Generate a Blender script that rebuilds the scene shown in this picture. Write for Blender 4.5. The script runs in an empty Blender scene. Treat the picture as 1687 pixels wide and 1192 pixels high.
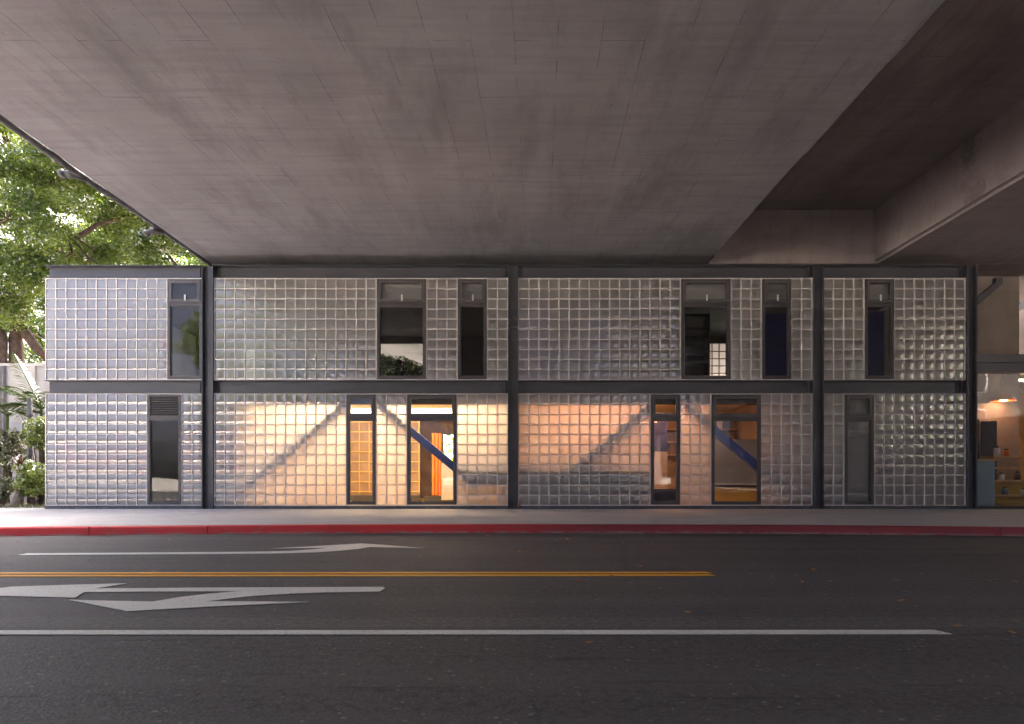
import bpy, math, random
import numpy as np
from mathutils import Vector, Matrix
R = math.radians
random.seed(7); rng = np.random.default_rng(7)
sc = bpy.context.scene
col = sc.collection

# ------------------------------------------------------------------ camera
F = 933.6                      # focal length in photo pixels (photo 1687 wide)
CX, CY, CZ = 850.0, 786.0, 1.118
cam_d = bpy.data.cameras.new('camera'); cam = bpy.data.objects.new('camera', cam_d); col.objects.link(cam)
cam.location = (0, 0, CZ); cam.rotation_euler = (R(90), 0, 0)
cam_d.sensor_width = 36; cam_d.lens = 36 * F / 1687
cam_d.shift_x = -(CX - 843.5) / 1687; cam_d.shift_y = (CY - 596) / 1687
cam_d.clip_start = .05; cam_d.clip_end = 2000
sc.camera = cam

# ------------------------------------------------------------------ sky and sun
SUN_EL, SUN_AZ = R(47), R(14)   # azimuth measured from +Y towards +X
w = bpy.data.worlds.new('World'); sc.world = w; w.use_nodes = True
wn = w.node_tree; bg = wn.nodes['Background']
sky = wn.nodes.new('ShaderNodeTexSky'); sky.sky_type = 'NISHITA'; sky.sun_disc = False
sky.sun_elevation = SUN_EL; sky.sun_rotation = SUN_AZ
sky.air_density = .2; sky.dust_density = 9.0; sky.ozone_density = .3; sky.altitude = 20
wn.links.new(sky.outputs[0], bg.inputs[0]); bg.inputs[1].default_value = .13
sl = bpy.data.lights.new('sun', 'SUN'); so = bpy.data.objects.new('sun', sl); col.objects.link(so)
sl.energy = 2.4; sl.angle = R(.6); sl.color = (1, .94, .86)
sd = Vector((math.sin(SUN_AZ) * math.cos(SUN_EL), math.cos(SUN_AZ) * math.cos(SUN_EL), math.sin(SUN_EL)))
so.rotation_euler = (-sd).to_track_quat('-Z', 'Y').to_euler()
so.location = sd * 60

sc.view_settings.view_transform = 'Standard'; sc.view_settings.look = 'None'
sc.view_settings.exposure = 4.1; sc.view_settings.gamma = 1
sc.view_settings.use_curve_mapping = False
sc.render.engine = 'CYCLES'
cy = sc.cycles
cy.use_denoising = True; cy.max_bounces = 12; cy.diffuse_bounces = 5; cy.glossy_bounces = 4
cy.transmission_bounces = 8; cy.transparent_max_bounces = 12
cy.sample_clamp_indirect = 4; cy.caustics_reflective = False; cy.caustics_refractive = True
cy.use_adaptive_sampling = True; cy.adaptive_threshold = .02

# ------------------------------------------------------------------ helpers
def W(px, py, Y):
    """a photo pixel at distance Y -> world point"""
    return Vector(((px - CX) * Y / F, Y, CZ + (CY - py) * Y / F))
def G(px, py, z=0.0):
    """a photo pixel on the ground at height z"""
    Y = F * (CZ - z) / (py - CY)
    return Vector(((px - CX) * Y / F, Y, z))

class MB:
    def __init__(s): s.v = []; s.f = []
    def add(s, vs, fs):
        n = len(s.v); s.v += [tuple(p) for p in vs]; s.f += [tuple(i + n for i in f) for f in fs]; return s
    def box(s, x0, x1, y0, y1, z0, z1):
        return s.add([(x0,y0,z0),(x1,y0,z0),(x1,y1,z0),(x0,y1,z0),(x0,y0,z1),(x1,y0,z1),(x1,y1,z1),(x0,y1,z1)],
                     [(0,3,2,1),(4,5,6,7),(0,1,5,4),(1,2,6,5),(2,3,7,6),(3,0,4,7)])
    def prism_z(s, poly, z0, z1, bottom=True):
        n = len(poly); a = sum(poly[i][0]*poly[(i+1)%n][1]-poly[(i+1)%n][0]*poly[i][1] for i in range(n))
        if a < 0: poly = poly[::-1]
        vs = [(p[0],p[1],z0) for p in poly] + [(p[0],p[1],z1) for p in poly]
        fs = [tuple(range(n,2*n))] + [(i,(i+1)%n,(i+1)%n+n,i+n) for i in range(n)]
        if bottom: fs.append(tuple(range(n))[::-1])
        return s.add(vs, fs)
    def prism_y(s, poly, y0, y1):       # poly of (x, z)
        n = len(poly); a = sum(poly[i][0]*poly[(i+1)%n][1]-poly[(i+1)%n][0]*poly[i][1] for i in range(n))
        if a < 0: poly = poly[::-1]
        vs = [(p[0],y0,p[1]) for p in poly] + [(p[0],y1,p[1]) for p in poly]
        fs = [tuple(range(n)), tuple(range(n,2*n))[::-1]] + [(i,i+n,(i+1)%n+n,(i+1)%n) for i in range(n)]
        return s.add(vs, fs)
    def tube(s, pts, rad, n=8, cap=True):
        pts = [Vector(p) for p in pts]
        if not hasattr(rad, '__len__'): rad = [rad]*len(pts)
        rings = []; up = Vector((0.13, .21, .97))
        for i, p in enumerate(pts):
            d = (pts[min(i+1,len(pts)-1)] - pts[max(i-1,0)]).normalized()
            u = d.cross(up);
            if u.length < .05: u = d.cross(Vector((1,0,0)))
            u.normalize(); v = d.cross(u)
            rings.append([p + (u*math.cos(2*math.pi*k/n) + v*math.sin(2*math.pi*k/n))*rad[i] for k in range(n)])
        vs = [q for r in rings for q in r]; fs = []
        for i in range(len(pts)-1):
            for k in range(n): fs.append((i*n+k, i*n+(k+1)%n, (i+1)*n+(k+1)%n, (i+1)*n+k))
        if cap: fs += [tuple(range(n))[::-1], tuple(range((len(pts)-1)*n, len(pts)*n))]
        return s.add(vs, fs)
    def build(s, name, m, parent=None, smooth=False):
        me = bpy.data.meshes.new(name)
        off = root_loc(parent)
        me.from_pydata([(a-off[0], b-off[1], c-off[2]) for a, b, c in s.v], [], s.f)
        me.materials.append(m)
        if smooth: me.polygons.foreach_set('use_smooth', [True]*len(me.polygons))
        me.update()
        o = bpy.data.objects.new(name, me); col.objects.link(o)
        if parent: o.parent = parent
        return o

def root_loc(p):
    v = Vector((0,0,0))
    while p: v += p.location; p = p.parent
    return v
def thing(name, label, cat, loc, group=None):
    o = bpy.data.objects.new(name, None); col.objects.link(o); o.location = loc; o.empty_display_size = .2
    return tag(o, label, cat, group)
def tag(o, label=None, cat=None, group=None, kind=None):
    if label: o['label'] = label
    if cat: o['category'] = cat
    if group: o['group'] = group
    if kind: o['kind'] = kind
    return o
def quads_mesh(name, V, m, parent=None, k=4):
    """numpy array (n,k,3) of separate polygons -> one mesh, fast"""
    off = root_loc(parent); V = V - np.array(off)
    n = len(V); me = bpy.data.meshes.new(name)
    me.vertices.add(n*k); me.vertices.foreach_set('co', V.reshape(-1).astype(np.float32))
    me.loops.add(n*k); me.loops.foreach_set('vertex_index', np.arange(n*k, dtype=np.int32))
    me.polygons.add(n); me.polygons.foreach_set('loop_start', np.arange(0, n*k, k, dtype=np.int32))
    me.polygons.foreach_set('loop_total', np.full(n, k, np.int32))
    me.materials.append(m); me.update(); me.validate()
    o = bpy.data.objects.new(name, me); col.objects.link(o)
    if parent: o.parent = parent
    return o

# ------------------------------------------------------------------ materials
class NT:
    def __init__(s, name):
        s.m = bpy.data.materials.new(name); s.m.use_nodes = True; s.t = s.m.node_tree
        s.p = s.t.nodes['Principled BSDF']; s.out = s.t.nodes['Material Output']
    def n(s, typ, **kw):
        nd = s.t.nodes.new('ShaderNode' + typ)
        for k, v in kw.items():
            if k.startswith('i_'):
                key = k[2:]; key = int(key) if key.isdigit() else key.replace('_', ' ')
                nd.inputs[key].default_value = v
            else: setattr(nd, k, v)
        return nd
    def l(s, a, b): s.t.links.new(a, b)
    def pos(s, scale=(1,1,1), rot=(0,0,0)):
        g = s.n('NewGeometry'); mp = s.n('Mapping'); mp.inputs['Scale'].default_value = scale; mp.inputs['Rotation'].default_value = rot
        s.l(g.outputs['Position'], mp.inputs['Vector']); return mp.outputs[0]
    def noise(s, vec, scale, detail=4, rough=.55):
        nd = s.n('TexNoise', i_Scale=scale, i_Detail=detail, i_Roughness=rough); s.l(vec, nd.inputs['Vector']); return nd.outputs['Fac']
    def ramp(s, fac, stops, interp='LINEAR'):
        r = s.n('ValToRGB'); r.color_ramp.interpolation = interp
        e = r.color_ramp.elements
        while len(e) < len(stops): e.new(.5)
        for el, (p, c) in zip(e, stops):
            el.position = p; el.color = (c, c, c, 1) if not hasattr(c, '__len__') else (*c, 1)
        s.l(fac, r.inputs[0]); return r.outputs[0]
    def math(s, op, a, b=0.0, c=None):
        nd = s.n('Math', operation=op)
        for i, x in enumerate((a, b, c)):
            if x is None: continue
            if isinstance(x, (int, float)): nd.inputs[i].default_value = x
            else: s.l(x, nd.inputs[i])
        return nd.outputs[0]
    def mix(s, fac, a, b, blend='MIX'):
        nd = s.n('Mix', data_type='RGBA', blend_type=blend)
        for sock, x in ((nd.inputs[0], fac), (nd.inputs[6], a), (nd.inputs[7], b)):
            if isinstance(x, (int, float)): sock.default_value = x
            elif isinstance(x, tuple): sock.default_value = (*x, 1)
            else: s.l(x, sock)
        return nd.outputs[2]
    def bump(s, h, strength=.3, dist=.01):
        b = s.n('Bump', i_Strength=strength, i_Distance=dist); s.l(h, b.inputs['Height']); s.l(b.outputs[0], s.p.inputs['Normal'])
    def base(s, c, rough=.6, metal=0, spec=.5):
        if isinstance(c, tuple): s.p.inputs['Base Color'].default_value = (*c, 1)
        else: s.l(c, s.p.inputs['Base Color'])
        s.p.inputs['Roughness'].default_value = rough; s.p.inputs['Metallic'].default_value = metal
        s.p.inputs['Specular IOR Level'].default_value = spec; return s

def simple(name, c, rough=.6, metal=0, var=.18, scale=3.0, bump=0.0, spec=.5):
    t = NT(name); f = t.noise(t.pos(), scale, 5)
    lo = tuple(max(0, x*(1-var)) for x in c); hi = tuple(x*(1+var) for x in c)
    t.base(t.ramp(f, [(.3, lo), (.7, hi)]), rough, metal, spec)
    if bump: t.bump(t.noise(t.pos(), scale*30, 3), bump, .004)
    return t.m

M = {}
def mk_soffit(name, tint=(1,1,1), panels=True):
    t = NT(name)
    g = t.n('NewGeometry'); sx = t.n('SeparateXYZ'); t.l(g.outputs['Position'], sx.inputs[0])
    X, Y, Z = sx.outputs
    big = t.noise(t.pos((.5,.5,.5)), 1.0, 5, .6)
    streak = t.noise(t.pos((.35, 5, 2)), 1.2, 6, .65)          # board marks run across the bridge
    streak2 = t.noise(t.pos((.8, 22, 5)), 1.0, 4, .7)
    fine = t.noise(t.pos(), 40, 4, .6)
    c0 = tuple(a*b for a, b in zip((.300,.297,.315), tint)); c1 = tuple(a*b for a, b in zip((.400,.394,.412), tint))
    c = t.mix(t.ramp(big, [(.3,0.),(.7,1.)]), c0, c1)
    c = t.mix(t.ramp(streak, [(.46,0.),(.68,.40)]), c, tuple(a*.75 for a in c0))
    c = t.mix(t.ramp(streak2, [(.62,0.),(.80,.22)]), c, tuple(a*.6 for a in c0))
    c = t.mix(t.ramp(fine, [(.35,.25),(.5,0.)]), c, tuple(a*.7 for a in c0))
    stain = t.noise(t.pos((.9,.28,.5)), 1.0, 7, .72)
    c = t.mix(t.ramp(stain, [(.50,0.),(.66,.55)]), c, tuple(a*.62 for a in c0))
    wash = t.noise(t.pos((1.6,.12,.5)), 1.0, 4, .6)
    c = t.mix(t.ramp(wash, [(.55,0.),(.72,.22)]), c, tuple(a*1.2 for a in c1))
    pit = t.n('TexVoronoi', i_Scale=5.0); t.l(t.pos(), pit.inputs['Vector'])
    c = t.mix(t.ramp(pit.outputs['Distance'], [(.03,.8),(.06,0.)]), c, (.07,.06,.06))
    h = t.math('ADD', t.math('MULTIPLY', fine, .4), streak2)
    if panels:
        k = t.math('SUBTRACT', .045, t.math('MULTIPLY', X, .0055))
        u = t.math('SUBTRACT', X, t.math('MULTIPLY', k, t.math('SUBTRACT', Y, 9.0)))
        cb = t.n('CombineXYZ'); t.l(t.math('ADD', Y, .35), cb.inputs[0]); t.l(u, cb.inputs[1])
        wob = t.n('TexNoise', i_Scale=.8, i_Detail=2); t.l(g.outputs['Position'], wob.inputs['Vector'])
        va = t.n('VectorMath', operation='MULTIPLY_ADD'); t.l(wob.outputs['Color'], va.inputs[0]); va.inputs[1].default_value = (.03,.03,0); t.l(cb.outputs[0], va.inputs[2])
        br = t.n('TexBrick', i_Scale=1.0, i_Mortar_Size=.008, i_Mortar_Smooth=.1, i_Bias=0.0, i_Brick_Width=2.6, i_Row_Height=.67)
        br.offset = .5; br.inputs['Color1'].default_value = (1,1,1,1); br.inputs['Color2'].default_value = (.86,.86,.86,1); br.inputs['Mortar'].default_value = (.35,.35,.35,1)
        t.l(va.outputs[0], br.inputs['Vector'])
        patch = t.ramp(t.noise(t.pos((.9,.9,.9)), 1.3, 6, .8), [(.45,0.),(.58,1.)])
        tone = t.mix(.55, (1,1,1), br.outputs['Color'], 'MULTIPLY')
        line = t.math('MULTIPLY', br.outputs['Fac'], patch)
        plate = t.n('TexBrick', i_Scale=1.0, i_Mortar_Size=0.0, i_Brick_Width=2.6, i_Row_Height=.67); plate.offset = .5
        plate.inputs['Color1'].default_value = (1,1,1,1); plate.inputs['Color2'].default_value = (.972,.97,.972,1)
        t.l(va.outputs[0], plate.inputs['Vector'])
        c = t.mix(1.0, c, plate.outputs['Color'], 'MULTIPLY')
        c = t.mix(t.math('MULTIPLY', line, .55), c, (.08,.07,.07))
        h = t.math('SUBTRACT', h, t.math('MULTIPLY', br.outputs['Fac'], 1.5))
    t.base(c, .82, 0, .25); t.bump(h, .12, .012)
    return t.m
M['soffit'] = mk_soffit('formed_concrete')
M['girder'] = mk_soffit('rough_concrete', (.84,.73,.69), True)
M['pier'] = mk_soffit('pier_concrete', (1.0,.86,.70), False)

def mk_asphalt():
    t = NT('asphalt')
    g = t.n('NewGeometry'); sx = t.n('SeparateXYZ'); t.l(g.outputs['Position'], sx.inputs[0])
    big = t.noise(t.pos((.25,.6,1)), 1.0, 6, .6); fine = t.noise(t.pos(), 42, 5, .85); mid = t.noise(t.pos(), 16, 5, .65)
    wear = t.noise(t.pos((.5,7,1)), 1.0, 6, .7)
    vo = t.n('TexVoronoi', i_Scale=55.0); t.l(t.pos(), vo.inputs['Vector'])
    c = t.ramp(fine, [(.34,(.036,.034,.036)),(.52,(.082,.078,.080)),(.70,(.17,.163,.16))])
    c = t.mix(t.ramp(big, [(.35,0.),(.7,.5)]), c, (.085,.081,.081))
    c = t.mix(t.ramp(mid, [(.38,.55),(.52,0.)]), c, (.028,.027,.028))
    c = t.mix(t.ramp(wear, [(.585,0.),(.66,.85)]), c, (.022,.021,.021))
    track = t.noise(t.pos((.06,1.5,1)), 1.0, 3, .5)
    c = t.mix(t.ramp(track, [(.4,0.),(.65,.45)]), c, (.115,.11,.108))
    # pale aggregate flecks
    c = t.mix(t.ramp(vo.outputs['Color'], [(.90,0.),(.93,.7)]), c, (.24,.225,.21))
    # worn-off line near the lane edge and a ghost of old yellow paint
    def band(y, hw):
        d = t.math('ABSOLUTE', t.math('SUBTRACT', sx.outputs[1], y)); return t.math('LESS_THAN', d, hw)
    rag = t.noise(t.pos((6,10,1)), 2.6, 5, .75)
    m1 = t.math('MULTIPLY', band(4.38, .15), t.ramp(rag, [(.46,0.),(.58,.8)]))
    c = t.mix(m1, c, (.15,.14,.135))
    m2 = t.math('MULTIPLY', band(8.55, .05), t.ramp(rag, [(.52,0.),(.6,.65)]))
    m2 = t.math('MULTIPLY', m2, t.math('GREATER_THAN', sx.outputs[0], -1.5))
    c = t.mix(m2, c, (.28,.19,.07))
    t.base(c, .72, 0, .35)
    h = t.math('ADD', t.math('MULTIPLY', fine, .7), t.math('MULTIPLY', vo.outputs['Distance'], .8))
    t.bump(h, .30, .010)
    return t.m
M['asphalt'] = mk_asphalt()

def mk_pavement():
    t = NT('pavement_concrete')
    a = t.noise(t.pos((.5,1.6,1), (0,0,.5)), 1.1, 6, .6); b = t.noise(t.pos((1.2,5,1), (0,0,.6)), 1.5, 5, .7); fine = t.noise(t.pos(), 45, 4, .7)
    c = t.mix(t.ramp(a, [(.3,0.),(.7,1.)]), (.45,.435,.425), (.56,.545,.53))
    c = t.mix(t.ramp(b, [(.5,0.),(.68,.5)]), c, (.30,.285,.27))
    c = t.mix(t.ramp(fine, [(.34,.4),(.48,0.)]), c, (.2,.19,.18))
    t.base(c, .8, 0, .3); t.bump(fine, .3, .006); return t.m
M['pavement'] = mk_pavement()
def mk_gutter():
    t = NT('gutter_concrete'); a = t.noise(t.pos((.6,5,1)), 1.4, 6, .7); fine = t.noise(t.pos(), 40, 4, .7)
    c = t.mix(t.ramp(a, [(.35,0.),(.6,1.)]), (.20,.19,.175), (.075,.072,.07))
    c = t.mix(t.ramp(fine, [(.34,.5),(.5,0.)]), c, (.06,.056,.052))
    t.base(c, .85, 0, .2); t.bump(fine, .3, .006); return t.m
M['gutter'] = mk_gutter()
def mk_kerb():
    t = NT('red_kerb_paint')
    g = t.n('NewGeometry'); sx = t.n('SeparateXYZ'); t.l(g.outputs['Position'], sx.inputs[0])
    a = t.noise(t.pos((.5,2,2)), 1.0, 6, .6); chip = t.noise(t.pos((2.2,9,9)), 1.4, 6, .75)
    c = t.mix(t.ramp(a, [(.3,0.),(.7,1.)]), (.50,.022,.022), (.64,.035,.035))
    c = t.mix(t.ramp(chip, [(.60,0.),(.66,.8)]), c, (.20,.12,.115))
    mr = t.n('MapRange', i_From_Min=-.2, i_From_Max=3.2); t.l(t.math('ADD', sx.outputs[0], t.math('MULTIPLY', a, 3.0)), mr.inputs[0])
    c = t.mix(t.math('MULTIPLY', mr.outputs[0], .85), c, (.17,.028,.042))
    low = t.ramp(sx.outputs[2], [(.0,1.),(.06,0.)])
    c = t.mix(t.math('MULTIPLY', low, t.ramp(chip, [(.42,0.),(.55,.9)])), c, (.26,.24,.22))
    black = t.math('MULTIPLY', t.ramp(t.noise(t.pos((1.3,6,6)), 1.1, 5, .8), [(.56,0.),(.62,.9)]), t.ramp(sx.outputs[2], [(.11,0.),(.14,1.)]))
    black = t.math('MULTIPLY', black, t.math('LESS_THAN', sx.outputs[0], -6.8))
    c = t.mix(black, c, (.025,.022,.022))
    t.base(c, .55, 0, .4); t.bump(chip, .25, .006); return t.m
M['kerb'] = mk_kerb()
def mk_paint(name, c0, dirt, thr=.57):
    t = NT(name); a = t.noise(t.pos((1,3,1)), 2.0, 6, .7); f = t.noise(t.pos(), 60, 4, .8)
    c = t.mix(t.ramp(a, [(.35,0.),(.75,.45)]), c0, dirt)
    c = t.mix(t.ramp(f, [(thr,0.),(thr+.06,.85)]), c, (.07,.066,.066))
    t.base(c, .6, 0, .4); t.bump(f, .3, .006); return t.m
M['white_paint'] = mk_paint('white_road_paint', (.64,.64,.61), (.40,.39,.37))
M['yellow_paint'] = mk_paint('yellow_road_paint', (.80,.40,.04), (.56,.27,.04), .66)
def mk_steel():
    t = NT('dark_painted_steel'); a = t.noise(t.pos((.8,.8,2.5)), 1.0, 5, .6); s_ = t.noise(t.pos((.6,6,9)), 2.0, 5, .65)
    c = t.mix(t.ramp(a, [(.3,0.),(.7,1.)]), (.052,.054,.066), (.082,.084,.100))
    c = t.mix(t.ramp(s_, [(.58,0.),(.75,.35)]), c, (.13,.13,.14))
    t.base(c, .42, 0, .5); t.bump(s_, .06, .004); return t.m
M['steel'] = mk_steel()
M['frame'] = simple('window_frame_paint', (.060,.055,.058), .42, 0, .12, 4)
M['sash'] = simple('sash_paint', (.088,.080,.080), .42, 0, .12, 4)
M['grid'] = simple('white_block_joint', (.68,.66,.645), .55, 0, .06, 6, .05)
M['plinth'] = simple('plinth_paint', (.075,.078,.088), .5, 0, .35, 5)
M['blue'] = simple('blue_steel_paint', (.018,.045,.24), .28, 0, .25, 3)
M['orange'] = simple('orange_fabric', (.75,.20,.02), .6, 0, .15, 6)
M['yellow'] = simple('yellow_timber', (.62,.42,.12), .5, 0, .1, 8)
M['floor'] = simple('yellow_floor', (.74,.45,.08), .35, 0, .15, 2)
M['plywood'] = simple('plywood_panel', (.50,.31,.15), .55, 0, .18, 2)
M['brown'] = simple('brown_wall', (.24,.165,.115), .7, 0, .2, 2)
M['grey_wall'] = simple('grey_wall', (.34,.34,.34), .7, 0, .1, 2)
M['dark'] = simple('dark_interior', (.05,.045,.045), .7, 0, .2, 2)
M['ceil'] = simple('ceiling_white', (.62,.56,.48), .7, 0, .06, 2)
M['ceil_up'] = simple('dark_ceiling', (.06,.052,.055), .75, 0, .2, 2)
M['navy'] = simple('navy_panel', (.022,.026,.11), .5, 0, .2, 2)
M['bluegrey'] = simple('pale_blue_cabinet', (.22,.29,.36), .45, 0, .05, 2)
M['blind'] = simple('roller_blind', (.30,.27,.265), .8, 0, .08, 2)
M['fabric'] = simple('blue_grey_fabric', (.085,.10,.13), .9, 0, .4, 60)
M['whitew'] = simple('white_enamel', (.72,.70,.68), .4, 0, .05, 2)
M['pipe'] = simple('grey_pipe', (.14,.14,.145), .5, 0, .35, 5)
M['plaster'] = simple('pale_plaster', (.46,.43,.39), .8, 0, .12, 1.2)
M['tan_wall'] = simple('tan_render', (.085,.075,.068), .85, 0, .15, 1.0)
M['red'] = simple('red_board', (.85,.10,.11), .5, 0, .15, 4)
M['blue_board'] = simple('blue_board', (.15,.20,.75), .5, 0, .12, 4)
M['bark'] = simple('bark', (.085,.055,.04), .9, 0, .5, 7, .6)
M['mulch'] = simple('mulch_soil', (.13,.10,.07), .95, 0, .5, 6, .6)
M['ground'] = simple('pale_ground', (.42,.39,.35), .9, 0, .3, .8, .3)
M['post'] = simple('post_paint', (.10,.10,.105), .5, 0, .2, 3)
def emit(name, c, s):
    t = NT(name); t.base(tuple(min(1, x) for x in c), .6)
    t.p.inputs['Emission Color'].default_value = (*c, 1); t.p.inputs['Emission Strength'].default_value = s; return t.m
M['lamp'] = emit('lamp_glow', (1.0,.72,.44), 7.0)
M['lamp_back'] = emit('back_lamp_glow', (1.0,.73,.50), 1.6)
M['lamp_dim'] = emit('dim_lamp_glow', (1.0,.46,.22), 2.7)
M['lamp_shop'] = emit('shop_lamp_glow', (1.0,.64,.34), 5.0)
def mk_pane(name, tint=(.93,.95,.95), f=1.0):
    t = NT(name); t.t.nodes.remove(t.p)
    tr = t.n('BsdfTransparent'); tr.inputs[0].default_value = (*tint, 1)
    gl = t.n('BsdfGlossy', i_Roughness=.015); fr = t.n('Fresnel', i_IOR=1.55)
    wob = t.n('TexNoise', i_Scale=.9, i_Detail=2); t.l(t.pos(), wob.inputs['Vector'])
    b = t.n('Bump', i_Strength=.12, i_Distance=.02); t.l(wob.outputs['Fac'], b.inputs['Height']); t.l(b.outputs[0], gl.inputs['Normal'])
    mx = t.n('MixShader'); gb = t.n('NewGeometry'); t.l(t.math('MULTIPLY', t.math('MULTIPLY', fr.outputs[0], f), t.math('SUBTRACT', 1.0, gb.outputs['Backfacing'])), mx.inputs[0]); t.l(tr.outputs[0], mx.inputs[1]); t.l(gl.outputs[0], mx.inputs[2])
    t.l(mx.outputs[0], t.out.inputs[0]); return t.m
M['pane'] = mk_pane('window_glass')
def mk_block():
    t = NT('pressed_glass'); t.t.nodes.remove(t.p)
    oi = t.n('NewGeometry')
    rip = t.noise(t.pos((1.0,1.0,.25)), 26, 3, .6)
    b = t.n('Bump', i_Strength=.05, i_Distance=.004); t.l(rip, b.inputs['Height'])
    rf = t.n('BsdfRefraction', i_Roughness=.33, i_IOR=1.12); rf.inputs[0].default_value = (.88,.90,.89,1)
    tl = t.n('BsdfTranslucent'); tl.inputs[0].default_value = (.84,.79,.77,1)
    df = t.n('BsdfDiffuse'); df.inputs[0].default_value = (.52,.51,.51,1)
    gl = t.n('BsdfGlossy', i_Roughness=.085)
    for s_ in (gl,): t.l(b.outputs[0], s_.inputs['Normal'])
    fr = t.n('Fresnel', i_IOR=1.7); t.l(b.outputs[0], fr.inputs['Normal'])
    m1 = t.n('MixShader'); m1.inputs[0].default_value = .6; t.l(rf.outputs[0], m1.inputs[1]); t.l(tl.outputs[0], m1.inputs[2])
    m2 = t.n('MixShader'); m2.inputs[0].default_value = .24; t.l(m1.outputs[0], m2.inputs[1]); t.l(df.outputs[0], m2.inputs[2])
    m3 = t.n('MixShader'); t.l(t.math('MULTIPLY', t.math('MINIMUM', t.math('MULTIPLY', fr.outputs[0], 2.2), .85), t.math('SUBTRACT', 1.0, oi.outputs['Backfacing'])), m3.inputs[0]); t.l(m2.outputs[0], m3.inputs[1]); t.l(gl.outputs[0], m3.inputs[2])
    t.l(m3.outputs[0], t.out.inputs[0]); return t.m
M['block'] = mk_block()
def mk_leaf(name, a, b, c_, tr=.4, sc_=.9):
    t = NT(name); t.t.nodes.remove(t.p)
    n1 = t.noise(t.pos(), sc_, 3, .6)
    wn_ = t.n('TexWhiteNoise'); vs = t.n('VectorMath', operation='SNAP'); vs.inputs[1].default_value = (.12,.12,.12)
    t.l(t.pos(), vs.inputs[0]); t.l(vs.outputs[0], wn_.inputs['Vector'])
    k = t.math('ADD', t.math('MULTIPLY', n1, .7), t.math('MULTIPLY', wn_.outputs['Value'], .35))
    cc = t.ramp(k, [(.3, a), (.52, b), (.78, c_)])
    df = t.n('BsdfDiffuse'); tl = t.n('BsdfTranslucent'); gl = t.n('BsdfGlossy', i_Roughness=.35)
    t.l(cc, df.inputs[0]); t.l(t.mix(1.0, cc, (1.25,1.2,.6), 'MULTIPLY'), tl.inputs[0])
    m1 = t.n('MixShader'); m1.inputs[0].default_value = tr; t.l(df.outputs[0], m1.inputs[1]); t.l(tl.outputs[0], m1.inputs[2])
    fr = t.n('Fresnel', i_IOR=1.4); m2 = t.n('MixShader'); t.l(t.math('MULTIPLY', fr.outputs[0], .35), m2.inputs[0]); t.l(m1.outputs[0], m2.inputs[1]); t.l(gl.outputs[0], m2.inputs[2])
    t.l(m2.outputs[0], t.out.inputs[0]); return t.m
M['leaf'] = mk_leaf('ficus_leaf', (.06,.11,.035), (.145,.22,.05), (.28,.33,.07), .5)
M['leaf2'] = mk_leaf('back_tree_leaf', (.04,.085,.028), (.095,.165,.042), (.22,.265,.06), .5)
M['shrub'] = mk_leaf('shrub_leaf', (.09,.14,.035), (.20,.26,.06), (.33,.37,.12), .4, 3)
M['shrub2'] = mk_leaf('grey_shrub_leaf', (.10,.12,.075), (.20,.22,.14), (.36,.36,.26), .35, 3)
M['frond'] = mk_leaf('palm_frond', (.03,.06,.02), (.06,.10,.025), (.13,.15,.05), .3, 2)
M['red_leaf'] = mk_leaf('red_cordyline_leaf', (.06,.02,.025), (.10,.04,.035), (.05,.06,.03), .3, 6)
M['dry_leaf'] = mk_leaf('dry_leaf', (.24,.08,.025), (.42,.15,.04), (.50,.30,.11), .2, 9)

# ------------------------------------------------------------------ ground, road, pavement
DZ = .171                                     # pavement height
def kerb_y(x): return 11.36 - .0072*x*x if abs(x) < 14 else 11.36 - .0072*14*14 - .2016*(abs(x)-14)*.25
xs = [-90,-60,-40,-30,-24] + list(np.linspace(-18, 18, 37)) + [24,30,40,60,90]
def strip(y0f, y1f, z, name, m):
    mb = MB(); vs = []; fs = []
    for i, x in enumerate(xs):
        vs += [(x, y0f(x), z), (x, y1f(x), z)]
        if i: fs.append((2*i-2, 2*i, 2*i+1, 2*i-1))
    return mb.add(vs, fs).build(name, m)
tag(MB().add([(-600,-600,-.05),(600,-600,-.05),(600,600,-.05),(-600,600,-.05)], [(0,1,2,3)]).build('ground', M['ground']), kind='structure')
road = tag(strip(lambda x: -9.0, lambda x: kerb_y(x)-.001, 0.0, 'road', M['asphalt']), 'dark asphalt road with worn patches in front of the glass block building', kind='structure')
gut = tag(strip(lambda x: kerb_y(x)-.30-.05*math.sin(x*1.7), lambda x: kerb_y(x)-.002, .004, 'gutter', M['gutter']), 'grey concrete gutter strip along the foot of the red kerb', kind='structure')
# kerb: rounded red profile swept along the curve
prof = [(0,-.02),(0.012,.135),(.022,.155),(.045,.168),(.17,.171),(.17,-.02)]
kv, kf = [], []
for i, x in enumerate(xs):
    kv += [(x, kerb_y(x)+a, b+.0) for a, b in prof]
    if i:
        n = len(prof)
        for k in range(n-1): kf.append(((i-1)*n+k, i*n+k, i*n+k+1, (i-1)*n+k+1))
kerb = tag(MB().add(kv, kf).build('kerb', M['kerb'], smooth=True), 'red painted kerb along the pavement edge', kind='structure')
for kx in (-8.2,-6.05,-3.7,1.6,4.6,6.9,9.2):
    MB().box(kx, kx+.006, kerb_y(kx)-.004, kerb_y(kx)+.02, .01, .165).build('kerb_joint', M['dark'], kerb)
sw = tag(strip(lambda x: kerb_y(x)+.169, lambda x: 17.6, DZ, 'pavement', M['pavement']), 'pale concrete pavement between kerb and building', kind='structure')
bed = tag(MB().box(-60, -14.2, 17.6, 40, -.04, DZ-.005).build('planting_bed', M['mulch']), 'brown mulch bed left of the building', kind='structure')
lawn_v = []
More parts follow.
